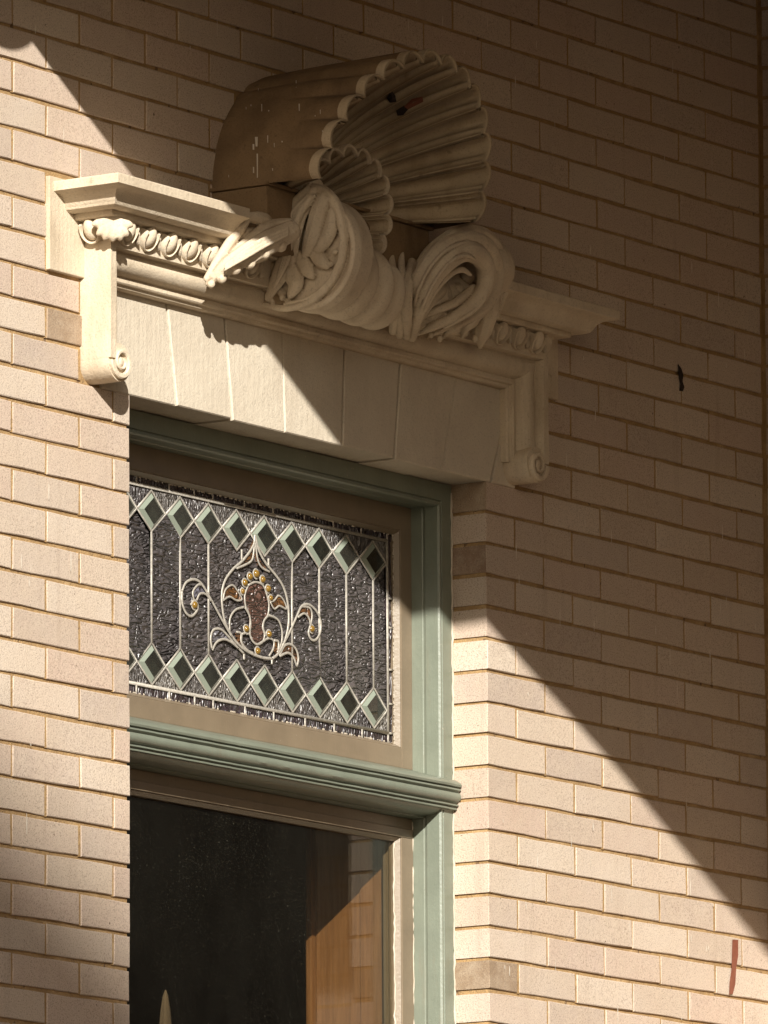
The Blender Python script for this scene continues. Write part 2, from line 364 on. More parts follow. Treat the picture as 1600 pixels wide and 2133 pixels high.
def subtract(iv, a, b):
    out = []
    for s, e in iv:
        if b <= s or a >= e: out.append((s, e)); continue
        if s < a: out.append((s, a))
        if e > b: out.append((b, e))
    return out
TAN = [(132, 675), (1048, 2037)]                        # odd tan bricks, seen in the photograph
PALE = [(1045, 1880)]
cells = []
for k in range(-22, 26):
    ztop, zbot = -k * H, -(k + 1) * H; zm = (ztop + zbot) / 2
    j = -13
    while j < 6:
        s = (j if k % 2 == 0 else j + 0.5) * L; e = s + L; j += 1
        iv = [(max(s, -2.58), min(e, 1.052))]
        if iv[0][1] - iv[0][0] < 0.02: continue
        if k >= 0: iv = subtract(iv, XL, XR)
        if -3 <= k <= -1: iv = subtract(iv, -1.352, 0.122)
        if -6 <= k <= -4: iv = subtract(iv, -1.4655, 0.2545)
        if -10 <= k <= -7: iv = subtract(iv, -0.86, -0.46)
        for a, b in iv:
            if b - a < 0.018: continue
            g0 = 0.0 if abs(a - XR) < 1e-6 else 0.0030
            g1 = 0.0 if abs(b - XL) < 1e-6 else 0.0030
            cells.append((a + g0, b - g1, zbot + 0.0037, k))
pm = MB()                                                # upright joints, struck nearly flush
for a, b, z, k in cells:
    if abs(b - XL) < 1e-6 or b > 1.03: continue
    yy = 0.0011 + rnd.uniform(0, 0.0009); pm.box(b - 0.0006, b + 0.0066, yy, 0.012, z - 0.001, z + H - 0.0062)
pm.build('upright_joints', M['mortar'], wall)
def vis(c):
    a, b, z, k = c; p0 = to_px((a, 0, z)); p1 = to_px((b, 0, z + H))
    x0, x1 = max(0, min(p0[0], p1[0])), min(1600, max(p0[0], p1[0])); ys = sorted((p0[1], p1[1])); y0, y1 = max(0, ys[0]), min(2133, ys[1])
    return max(0, x1 - x0) * max(0, y1 - y0)
cells.sort(key=lambda c: -vis(c))
rest = MB(); nvis = 0
for idx, (a, b, z, k) in enumerate(cells):
    ln = b - a; var = rnd.randrange(4); mats = [M['brick']]; key = None
    cpx, cpy = to_px(((a + b) / 2, 0, z + H / 2))
    if any(abs(cpx - x) < 50 and abs(cpy - y) < 26 for x, y in TAN): mats = [M['tan']]; key = 'tan'
    elif abs(a) < 1e-5 and k == 0: mats = [M['brick'], M['tan']]; key = 'dk'
    elif abs(a) < 1e-5 and k == 2: mats = [M['brick'], M['darkbrick']]; key = 'dk2'
    me = brick_mesh(ln, var, mats, key)
    T = Matrix.Translation((a, rnd.uniform(-0.0009, 0.0007), z + rnd.uniform(-0.0008, 0.0008))) @ Matrix.Rotation(rnd.gauss(0, 0.0013), 4, 'Y') @ Matrix.Rotation(max(-.003, min(.003, rnd.gauss(0, 0.0016))), 4, 'Z')
    if idx < 300 and vis((a, b, z, k)) > 0:
        o = bpy.data.objects.new('brick', me); o.matrix_world = T; link(o, wall); nvis += 1
    else:
        rest.add([T @ v.co for v in me.vertices], [p.vertices[:] for p in me.polygons])
tag(rest.build('outlying_bricks', M['brick'], wall), kind='stuff')
print('bricks', len(cells), 'single', nvis, 'visible', sum(1 for c in cells if vis(c) > 0))

# white drips spattered down the wall, a brown paint streak and a dark mark
def drips():
    r = random.Random(3); mb = MB()
    for i in range(210):
        x, z = r.uniform(-1.6, 1.04), r.uniform(-1.1, 1.05)
        if (XL - 0.02 < x < 0.02 and z < 0.02) or (-1.48 < x < 0.27 and -0.01 < z < 0.38) or (-0.95 < x < -0.36 and 0.3 < z < 0.72): continue
        h = r.choice((0.006, 0.012, 0.02, 0.03)) * r.uniform(0.6, 1.4); ww = r.uniform(0.0007, 0.0017); y = -0.0024
        mb.add([(x - ww * 0.5, y, z), (x + ww * 0.5, y, z), (x + ww, y, z + h * 0.6), (x + ww * 0.3, y, z + h), (x - ww * 0.4, y, z + h), (x - ww, y, z + h * 0.5)], [(0, 1, 2, 3, 4, 5)])
    tag(mb.build('white_drips', M['drip'], wall), kind='stuff')
drips()
def streak(pts, mtl, name):
    mb = MB(); n = len(pts)
    P = [at(x, y, -0.0022) for x, y in pts]; mb.add(P, [tuple(range(n))]); return mb.build(name, mtl, wall)
streak([(1526, 1957), (1538, 1958), (1538, 1990), (1534, 2016), (1532, 2050), (1527, 2070), (1519, 2072), (1520, 2046), (1524, 2018)], M['redpaint'], 'paint_streak')
streak([(1412, 757), (1420, 768), (1424, 782), (1422, 794), (1426, 806), (1423, 815), (1415, 814), (1417, 800), (1414, 786), (1413, 770)], M['soot'], 'dark_mark')

# the return wall in the corner on the right
ret = thing('return_wall', 'dim brick return wall at the far right edge of the facade', 'wall', (1.2, -1.8, GZ))
MB().box(1.0605, 1.35, -0.62, 0.31, -1.62, 1.3685).build('mortar', M['mortar'], ret)
fb = MB(); fb.box(1.062, 1.35, -0.8, -0.62, GZ, 1.37); fb.box(1.062, 1.35, -0.62, 0.0, GZ, -1.62)
tag(fb.build('brickwork', M['farbrick'], ret), kind='stuff')
for k in range(-20, 22):
    y = -0.004 if k % 2 == 0 else L / 2 - 0.004
    while y > -0.5:
        a, b = min(y, -0.004), y - L + 0.007
        me = brick_mesh(round(a - b, 3), rnd.randrange(3))
        o = bpy.data.objects.new('brick', me); o.matrix_world = Matrix.Translation((1.0585 + rnd.uniform(-0.001, 0.001), a, -(k + 1) * H + 0.0037)) @ Matrix.Rotation(-math.pi / 2, 4, 'Z')
        if 0 < to_px(o.matrix_world.translation)[1] < 2200 or k < 0: link(o, ret)
        y -= L

# the porch roof overhead, out of the picture, that shades the upper wall
porch = thing('porch_roof', 'boarded porch roof overhead, just above the picture', 'roof', (-0.9, -1.9, 1.4))
X0 = -2.25
E = []
for x, z in ((-1.53, 0.6185), (-1.206, 0.4155), (-0.7265, 0.1275), (-0.516, -0.0051), (0.002, -0.2835), (0.4994, -0.5366), (1.0454, -0.8444), (1.40, -1.05), (3.6, -2.32)):
    t = (x - X0) / 1.3; E.append((-t, z + 0.75 * t))
E = [(0.0, E[0][1])] + E
mb = MB()
mb.loft([[(X0, y, z), (X0, y, z + 0.3), (2.6, y, 1.72), (2.6, y, 1.45)] for y, z in E]); mb.build('soffit', M['boards'], porch)
MB().box(X0 - 1.8, X0, E[1][0], 0, E[1][1] + 0.25, E[1][1] + 0.5).build('side_roof', M['boards'], porch)
def valance():
    n = 12; W = 0.17; top = E[1][1] + 0.3; z0 = E[1][1] + 0.003; poly = []
    for i in range(10):
        for j in range(n):
            u = j / n; poly.append((X0 - (i + u) * W, z0 - 0.03 * math.sin(math.pi * u) ** 0.8))
    poly += [(X0 - 10 * W, top), (X0, top)]
    return MB().prism(poly, lambda p, q, t: (p, t, q), E[1][0] - 0.015, E[1][0] + 0.015).build('scalloped_valance', M['stone'], porch)
valance()
post = MB(); post.tube([(X0 + 0.1, -4.35, GZ), (X0 + 0.1, -4.35, 1.15)], [0.075, 0.06], 16); post.build('post', M['boards'], porch)

# a tall building across the way, behind the camera, whose edge throws the soft shadow at the lower left
tw = thing('corner_building', 'tall brick building across the street, outside the picture', 'building', (-40, -26.5, GZ))
MB().box(-44, -35.42, -30, -23, GZ, 18.4).build('wall', M['redbrick'], tw)
MB().box(-44.15, -35.4, -30.15, -22.85, 18.4, 18.73).build('parapet', M['stone'], tw)
for fz in range(6):
    for wx in range(3):
        x = -43 + wx * 2.6; z = GZ + 1.0 + fz * 3.7
        wn = MB().box(x, x + 1.2, -23.03, -22.97, z, z + 2.0).build('window', M['taupe'], tw)
        MB().box(x + 0.1, x + 1.1, -22.96, -22.95, z + 0.1, z + 1.9).build('pane', M['diamond'], wn)

ob = thing('sky_blocker', 'long unseen brick block added to hold back low sky light', 'building', (18, -29, GZ))  # added unseen block that cuts the sky light from the front
MB().box(-8, 45, -34, -24, GZ, 8.6).build('wall', M['redbrick'], ob)
MB().box(-8.2, 45.2, -34.2, -23.8, 8.6, 9.1).build('cornice', M['stone'], ob)
for fz in range(3):
    for wx in range(14):
        x = -6 + wx * 3.6; z = GZ + 1.0 + fz * 4.1
        wn = MB().box(x, x + 1.3, -24.03, -23.97, z, z + 2.3).build('window', M['taupe'], ob)
        MB().box(x + 0.1, x + 1.2, -23.96, -23.95, z + 0.1, z + 2.2).build('pane', M['diamond'], wn)

# ------------------------------------------------------------------ lintel
lin = thing('stone_lintel', 'flat arch of pale cut stones over the window opening', 'lintel', (-0.6, 0.05, -0.003))
JT = [-1.335, -1.0904, -0.9021, -0.7102, -0.498, -0.3068, -0.1119, 0.0867, 0.115]
JB = [-1.30, -1.0599, -0.8791, -0.7032, -0.5078, -0.3287, -0.1602, 0.0146, 0.105]
for i in range(8):
    g = 0.0024; z0 = -0.0035 + (0.0012 if i in (1, 4) else -0.0008 * (i % 3)); z1 = 0.235; yf = -0.003 - 0.0009 * ((i * 7) % 3)
    a0, b0, a1, b1 = JB[i] + g, JB[i + 1] - g, JT[i] + g, JT[i + 1] - g; k = (z1 - z0) / 0.18
    a1 = a0 + (a1 - a0) * k; b1 = b0 + (b1 - b0) * k; c = 0.0022
    outer = [(a0, z0), (b0, z0), (b1, z1), (a1, z1)]; inner = [(a0 + c, z0 + c), (b0 - c, z0 + c), (b1 - c, z1), (a1 + c, z1)]
    MB().loft([[(x, yf, z) for x, z in inner], [(x, yf + c, z) for x, z in outer], [(x, 0.10, z) for x, z in outer]]).build('voussoir', M['lintel'], lin)
MB().box(-1.30, 0.10, 0.006, 0.09, 0.0, 0.22).build('mortar', M['mortar'], lin)

# ------------------------------------------------------------------ hood mould
CX = -0.66
hood = thing('hood_mould', 'carved limestone hood with cornice, scrolls and scallop shell over the window', 'hood mould', (-0.6, -0.05, 0.0))
for x0, x1 in ((-1.469, -1.345), (0.115, 0.258)):
    MB().box(x0, x1, -0.007, 0.09, 0.193, 0.3675, 0.002).build('end_block', M['stone'], hood)
# the architrave, turned down at both ends
XA, XB, ZA = -1.359, 0.128, 0.2640
path = [Vector((XA, 0.040)), Vector((XA, ZA)), Vector((XB, ZA)), Vector((XB, 0.040))]
inw = [Vector((1, 0)), Vector((0, -1)), Vector((-1, 0))]
prof = [(0, 0.02), (0, -0.066), (0.0165, -0.066), (0.0175, -0.060), (0.018, -0.048), (0.021, -0.046), (0.0225, -0.0475), (0.026, -0.050), (0.034, -0.0515), (0.042, -0.0495), (0.049, -0.0445), (0.0545, -0.036), (0.0565, -0.028),
        (0.0585, -0.0255), (0.0605, -0.0275), (0.068, -0.0285), (0.0705, -0.0265), (0.0715, -0.0215), (0.0765, -0.0195), (0.0785, -0.016), (0.079, 0.02)]
for s in range(3):
    moulding(path, inw, prof, s, 1).build('architrave', M['stone'], hood, auto=28)
# scrolls at the feet of the two drops
def stop(cx, sgn):
    cz, r = 0.0355, 0.0355
    pts = []
    for i in range(60):
        a = i / 59 * 2 * math.pi * 1.0; pts.append((cx + r * math.cos(a), cz + r * math.sin(a)))
    mb = MB(); mb.prism(pts[:-1], lambda p, q, t: (p, t, q), -0.060, 0.02)
    o = mb.build('scroll_stop', M['carved'], hood, auto=40)
    sp = MB(); rings = []                                # raised spiral band on the front
    for i in range(75):
        f = i / 74; a = math.pi - sgn * 0 + f * 2 * math.pi * 1.55; a = -a if sgn < 0 else a
        a = (math.pi if sgn > 0 else 0) + sgn * f * 2 * math.pi * 1.55
        ro = r * (1.0 - 0.70 * f); wd = 0.0115 * (1 - 0.62 * f)
        ca, sa = math.cos(a), math.sin(a); p = lambda rr, y: (cx + rr * ca, y, cz + rr * sa)
        rings.append([p(ro, -0.056), p(ro, -0.0665), p(ro - 0.002, -0.0685), p(ro - wd + 0.002, -0.0685), p(ro - wd, -0.0665), p(ro - wd, -0.056)])
    sp.loft(rings); sp.build('spiral', M['carved'], o, auto=40)
    MB().ball((cx - sgn * 0.001, -0.060, cz), 0.0105, 0.0075, 0.0105).build('scroll_eye', M['carved'], o, smooth=True)
stop(XA + 0.0355, 1); stop(XB - 0.0355, -1)

# cornice, in two lengths with their returns
CP = [(0.02, 0.366), (-0.151, 0.3585), (-0.152, 0.3565), (-0.152, 0.3405), (-0.147, 0.3380), (-0.139, 0.3365), (-0.1305, 0.3325), (-0.1235, 0.3255), (-0.1195, 0.3165), (-0.116, 0.3105), (-0.110, 0.3070), (-0.101, 0.3062),
      (-0.096, 0.3075), (-0.092, 0.3072), (-0.092, 0.2985), (-0.0885, 0.2962), (-0.0720, 0.2955), (-0.0700, 0.2920), (-0.0695, 0.284), (-0.0680, 0.2755), (-0.0660, 0.2685), (-0.0650, 0.2650), (-0.0640, 0.2605), (0.02, 0.2605)]
def cornice(x_end, x_in, sgn):
    # sgn -1: the left length, its return facing left; the plan offset of the return equals the projection
    rings = [[(x_in, y, z) for y, z in CP]]
    base = XA if sgn < 0 else XB
    rings.append([(base + sgn * max(-y - 0.062, -0.003) * (1.08 if sgn < 0 else 1.45), y, z) for y, z in CP])
    rings.append([(base + sgn * max(-y - 0.062, -0.003) * (1.08 if sgn < 0 else 1.45), 0.02, z + 0.0) for y, z in CP])
    mb = MB(); mb.loft(rings); return mb.build('cornice', M['stone'], hood, auto=26)
cornice(XA, -1.033, -1); cornice(XB, -0.185, 1)
# between the two lengths the lower cornice runs on behind the carving
mb = MB(); mb.loft([[(x, y, z) for y, z in CP[13:] + [(0.02, 0.3072)]] for x in (-1.0328, -0.1852)]); mb.build('bed_mould', M['stone'], hood, auto=26)

# egg and dart
def egg_meshes():
    rot = Matrix.Rotation(R(28), 3, 'X')
    egg = MB().ball((0, 0, 0), 0.0135, 0.0125, 0.0205, 14, 10, rot=rot).mesh('egg')
    sh = MB(); rings = []
    for i in range(19):
        a = -0.15 * math.pi + 1.30 * math.pi * i / 18; ca, sa = math.cos(a), math.sin(a)
        ring = []
        for (q, d) in ((1.30, 0.010), (1.30, -0.006), (1.40, -0.0090), (1.56, -0.008), (1.66, -0.002), (1.66, 0.012)):
            p = rot @ Vector((0.0135 * q * ca, 0, -0.0195 * (0.35 + 0.65 * q) * sa * 1.0)); p += rot @ Vector((0, d, 0)); ring.append(p)
        rings.append(ring)
    sh.loft(rings); shm = sh.mesh('egg_shell')
    dt = MB(); dt.loft([[Vector((x * s, y, z)) for x, y in ((-0.0045, 0.004), (0, -0.006), (0.0045, 0.004))] for s, y0, z in ((1.0, 0, 0.016), (0.8, 0, -0.002), (0.25, 0, -0.019))])
    dm = dt.mesh('dart')
    for m_ in (egg, shm, dm): m_.materials.append(M['carved']); m_.shade_smooth()
    sharp(shm, 40); return egg, shm, dm
EG = egg_meshes()
def put_eggs(xs, y=-0.0770, z=0.2785, rz=0.0, darts=True):
    for x in xs:
        for i, me in enumerate(EG):
            if i == 2 and not darts: continue
            dx = 0.0 if i < 2 else 0.0335
            o = bpy.data.objects.new(me.name.split('.')[0], me)
            o.matrix_world = Matrix.Translation((x, y, z)) @ Matrix.Rotation(rz, 4, 'Z') @ Matrix.Translation((dx, 0.001 if i < 2 else 0.004, 0))
            link(o, hood)
put_eggs([-1.318 + 0.067 * i for i in range(7)])
put_eggs([0.072 - 0.064 * i for i in range(6)])
for i, me in enumerate(EG[:2]):
    o = bpy.data.objects.new(me.name.split('.')[0], me); o.matrix_world = Matrix.Translation((XA - 0.0165, -0.032, 0.2785)) @ Matrix.Rotation(-math.pi / 2, 4, 'Z'); link(o, hood)
def corner_leaf(mb):
    c = Vector((XA - 0.012, -0.078, 0.292))
    for i in range(-3, 4):
        a = i * 0.38; dirx = Vector((0.71 * math.sin(a) * 1.0, -0.71 * math.sin(a) * 1.0, -math.cos(a) * (1.0 if abs(i) < 3 else 0.6)))
        out = Vector((-0.4, -0.4, 0)) * math.cos(a)
        p1 = c + dirx * 0.014 + out * 0.012; p2 = c + dirx * 0.030 + out * 0.012; p3 = c + dirx * 0.042 + out * 0.002
        mb.tube(crom([c + Vector((0, 0, 0.006)), p1, p2, p3], 5), [0.0075] * 6 + [0.008] * 5 + [0.008, 0.007, 0.006, 0.005, 0.003], 8)
    mb.ball(c + Vector((0.006, 0.006, -0.012)), 0.020, 0.020, 0.022)
carve('corner_leaf', corner_leaf, 0.0028, M['carved'], hood, 1)

# pedestal behind the scrolls
ped = MB(); ped.box(-0.938, -0.385, -0.125, 0.02, 0.30, 0.4215, 0.004); ped.box(-0.945, -0.378, -0.132, 0.02, 0.4215, 0.4285, 0.002)
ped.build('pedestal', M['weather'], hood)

# the scallop shell
def shell(name, cx, zb, a, b, D, t, yb, N, amp, lip, parent, back=True, th0=0.0, th1=math.pi, rotz=0.0, depth_pow=1.0, mats=('flute', 'weather', 'flute')):
    per = 20; nt_ = N * per; ns = 26; cr, sr = math.cos(rotz), math.sin(rotz)
    def wav(th):
        u = (th - th0) / (th1 - th0) * N; f = u - math.floor(u)
        return math.sin(math.pi * f) ** 0.62, f
    def pt(th, ra, y):
        x = -a * math.cos(th) * ra; z = b * math.sin(th) * ra
        return (cx + x * cr - z * sr, y, zb + x * sr + z * cr)
    def yrim(th): return -(D + t * max(0, math.sin(th)))
    rows = []
    for s in range(ns + 1):                              # inside, from the lip to the pole
        ph = (1 - s / ns) * math.pi / 2; rho = math.sin(ph) ** depth_pow; row = []
        for i in range(nt_ + 1):
            th = th0 + (th1 - th0) * i / nt_; w_, f = wav(th); yr = yrim(th)
            y = yb + (yr - yb) * (1 - math.cos(ph))
            e = min(f, 1 - f)                              # distance from the rib between two flutes
            ridge = 0.55 * math.exp(-((e - 0.07) / 0.035) ** 2) + 0.45 * math.exp(-((e - 0.19) / 0.032) ** 2)
            ra = rho * (1 + amp * 0.45 + amp * (w_ - 1 - ridge) * (1.0 + 1.1 * math.sin(math.pi * min(1.0, 1.35 * s / ns))))
            row.append(pt(th, ra, y))
        rows.append(row)
    mb = MB(); mb.loft(rows, closed=False, caps=False); bowl = mb.build(name, M[mats[0]], parent, smooth=True)
    lipb = MB(); lr = []                                 # the moulded lip
    for off, dy in ((0.0, 0.004), (0.0, -0.004), (lip * 0.30, -0.0075), (lip * 0.45, -0.0035), (lip * 0.6, -0.007), (lip * 0.95, -0.004), (lip, 0.006), (lip * 0.95, 0.014)):
        row = []
        for i in range(nt_ + 1):
            th = th0 + (th1 - th0) * i / nt_; w_, f = wav(th); ra = 1 - amp * 0.55 + amp * w_ + off / ((a + b) / 2)
            row.append(pt(th, ra, yrim(th) + dy))
        lr.append(row)
    lipb.loft(lr, closed=False, caps=False); lipb.build('shell_lip', M[mats[2]], bowl, smooth=True)
    if back:
        br = []
        for s in range(16):                              # smooth outer side, running back to the wall
            q = s / 15; row = []
            for i in range(nt_ + 1):
                th = th0 + (th1 - th0) * i / nt_; w_, f = wav(th)
                k = max(0, 1 - q * (2.2 + 1.6 * math.sin(5 * th))) ** 1.5; y = (yrim(th) + 0.012) * (1 - q) + 0.02 * q
                ra = 1 - amp * 0.55 + amp * (w_ * k + 0.55 * (1 - k)) + lip * (0.95 + 1.0 * math.sin(math.pi * min(1, q * 1.1))) / ((a + b) / 2)
                row.append(pt(th, ra, y))
            br.append(row)
        bk = MB(); bk.loft(br, closed=False, caps=False)
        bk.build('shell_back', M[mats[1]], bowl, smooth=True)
    return bowl
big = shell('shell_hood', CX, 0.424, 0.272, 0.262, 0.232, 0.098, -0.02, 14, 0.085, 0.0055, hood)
shell('inner_shell', -0.712, 0.400, 0.122, 0.112, 0.150, 0.03, -0.05, 11, 0.16, 0.006, hood, back=True, th0=-0.30, th1=math.pi + 0.45, rotz=R(-26), mats=('flute', 'flute', 'carved'))
def nest():
    mb = MB()
    for i, (x, y, yy) in enumerate([(838, 212, -0.20), (850, 222, -0.2), (868, 214, -0.2), (812, 196, -0.22), (815, 208, -0.22)]):
        c = at(x, y, yy); mb.ball(c, 0.012, 0.012, 0.010, 9, 6)
    return mb
def atx(px, py, X):
    D = CD + (px - PPX) / FPX * CR - (py - PPY) / FPX * CU
    return CAM + D * ((X - CAM.x) / D.x)
def stroke(mb, pts, rad, n=6, sides=8, flat=None):
    P = crom(pts, n); m = len(rad) - 1; rr = []
    for i in range(len(P)):
        t = i / (len(P) - 1) * m; k = min(int(t), m - 1); rr.append(rad[k] + (rad[k + 1] - rad[k]) * (t - k))
    mb.tube(P, rr, sides, flat)
    mb.ball(P[0], rr[0], rr[0], rr[0], 8, 6); mb.ball(P[-1], rr[-1], rr[-1], rr[-1], 8, 6)
def px_stroke(mb, pts, rad, **k): stroke(mb, [at(*p) for p in pts], rad, **k)

# left scroll: a volute turned outwards, its collared roll running in to the middle
XV = -0.845
def left_scroll(mb):
    X = XV
    def d(pts, rad, dx=0.0, **k): stroke(mb, [atx(x, y, X + dx) for x, y in pts], rad, **k)
    c = atx(640, 525, X)
    rings = []                                            # dished body of the volute
    for q, dx in ((1.0, 0.075), (1.04, 0.03), (1.0, 0.012), (0.93, 0.010), (0.86, 0.016), (0.5, 0.017), (0.02, 0.014)):
        rings.append([(X + dx, c.y + 0.100 * q * math.cos(t), c.z + 0.108 * q * math.sin(t)) for t in [2 * math.pi * j / 40 for j in range(40)]])
    mb.loft(rings)
    d([(538, 630), (590, 642), (642, 630), (684, 596), (710, 548), (716, 490), (704, 435), (678, 404), (645, 398)], [0.005, 0.007, 0.008, 0.008, 0.008, 0.009, 0.011, 0.014, 0.016], 0.010)
    d([(655, 400), (624, 432), (608, 480), (598, 530), (582, 575), (556, 624)], [0.012, 0.013, 0.013, 0.012, 0.010, 0.004], 0.002, flat=1.9)   # big leaf down the middle
    d([(648, 412), (622, 450), (608, 500), (598, 550)], [0.008, 0.008, 0.007, 0.004], -0.008, flat=1.0)
    d([(676, 410), (662, 455), (650, 500), (636, 530)], [0.012, 0.014, 0.013, 0.006], 0.004, flat=1.5)
    d([(694, 440), (688, 480), (672, 508), (655, 525)], [0.009, 0.011, 0.011, 0.006], 0.008, flat=1.4)
    d([(655, 520), (668, 542), (684, 556)], [0.011, 0.010, 0.005], 0.012, flat=1.5)
    d([(630, 535), (640, 562), (652, 578)], [0.012, 0.010, 0.004], 0.012, flat=1.5)
    d([(602, 555), (616, 590), (604, 618)], [0.012, 0.012, 0.005], 0.008, flat=1.6)
    for x, y, r in ((698, 524, .006), (690, 550, .006), (606, 616, .006), (588, 620, .006), (568, 628, .005)): mb.ball(atx(x, y, X + 0.006), r, r, r, 9, 7)
    mb.ball(atx(612, 455, X + 0.05), 0.05, 0.055, 0.065, 16, 12); mb.ball(atx(575, 520, X + 0.045), 0.045, 0.045, 0.055, 16, 12)
    d([(650, 392), (612, 408), (588, 444), (572, 482), (552, 500)], [0.024, 0.026, 0.024, 0.020, 0.012], 0.036)      # outer fold up to the pedestal
    d([(592, 505), (572, 525), (545, 545)], [0.012, 0.012, 0.006], 0.006, flat=1.4)
    d([(585, 548), (562, 566), (540, 572)], [0.011, 0.010, 0.005], 0.010, flat=1.4)
    d([(578, 580), (560, 596), (545, 602)], [0.010, 0.009, 0.004], 0.008, flat=1.3)
    for o_ in (-7, 0, 7):                                   # veins
        d([(648 + o_, 408), (618 + o_, 440), (604 + o_, 490), (594 + o_ * 0.8, 545), (572 + o_ * 0.4, 600)], [0.003, 0.0035, 0.0035, 0.003, 0.0015], -0.011)
    d([(706, 440), (712, 490), (704, 545), (680, 590), (640, 620), (592, 632)], [0.003, 0.0035, 0.0035, 0.0035, 0.003, 0.002], 0.004)
def collar(x0, x1, r, drop):
    ax = atx(640, 525, XV); mb = MB()
    prof = [(x0 - 0.012, r * 0.40), (x0, r * 0.66), (x0 + (x1 - x0) * 0.12, r * 0.80), (x0 + (x1 - x0) * 0.35, r * 0.94), (x0 + (x1 - x0) * 0.62, r * 0.99), (x0 + (x1 - x0) * 0.82, r), (x0 + (x1 - x0) * 0.94, r * 0.975), (x1, r * 0.92), (x1 + 0.001, r * 0.6)]
    mb.loft([[(x, ax.y - 0.004 + q * math.cos(t) * 0.98, ax.z - drop + q * math.sin(t)) for t in [2 * math.pi * j / 48 for j in range(48)]] for x, q in prof])
    mb.build('scroll_collar', M['carved'], hood, auto=45)
def left_leaf(mb):
    px_stroke(mb, [(606, 482, -0.1840), (560, 505, -0.1600), (515, 530, -0.1400), (470, 558, -0.1120), (434, 590, -0.0800)], [0.020, 0.024, 0.022, 0.017, 0.007])
    px_stroke(mb, [(600, 470, -0.1720), (560, 478, -0.1480), (525, 505, -0.1320), (480, 540, -0.1120), (445, 572, -0.0920)], [0.015, 0.018, 0.018, 0.014, 0.008])
    for x, y, Y, r in ((585, 512, -0.1760, .012), (550, 528, -0.1600, .012), (520, 548, -0.1440, .012), (490, 560, -0.1280, .012), (462, 580, -0.1080, .010), (440, 592, -0.0920, .008), (592, 492, -0.1720, .010)):
        mb.ball(at(x, y, Y), r, r, r, 9, 7)
    px_stroke(mb, [(519, 452, -0.1320), (548, 458, -0.1384), (566, 482, -0.1440), (585, 492, -0.1560)], [0.010, 0.015, 0.013, 0.010])
    px_stroke(mb, [(517, 452, -0.1304), (500, 478, -0.1224), (478, 506, -0.1120), (452, 545, -0.0960), (430, 580, -0.0800)], [0.008, 0.010, 0.010, 0.009, 0.006])
    px_stroke(mb, [(505, 490, -0.1160), (535, 486, -0.1240)], [0.014, 0.012])
    mb.ball(at(520, 515, -0.1000), 0.06, 0.035, 0.03)
    for o_ in (-6, 2, 10):
        px_stroke(mb, [(600, 480 + o_, -0.197), (556, 500 + o_, -0.178), (512, 526 + o_, -0.158), (468, 556 + o_ * 0.7, -0.126)], [0.003, 0.004, 0.004, 0.002])
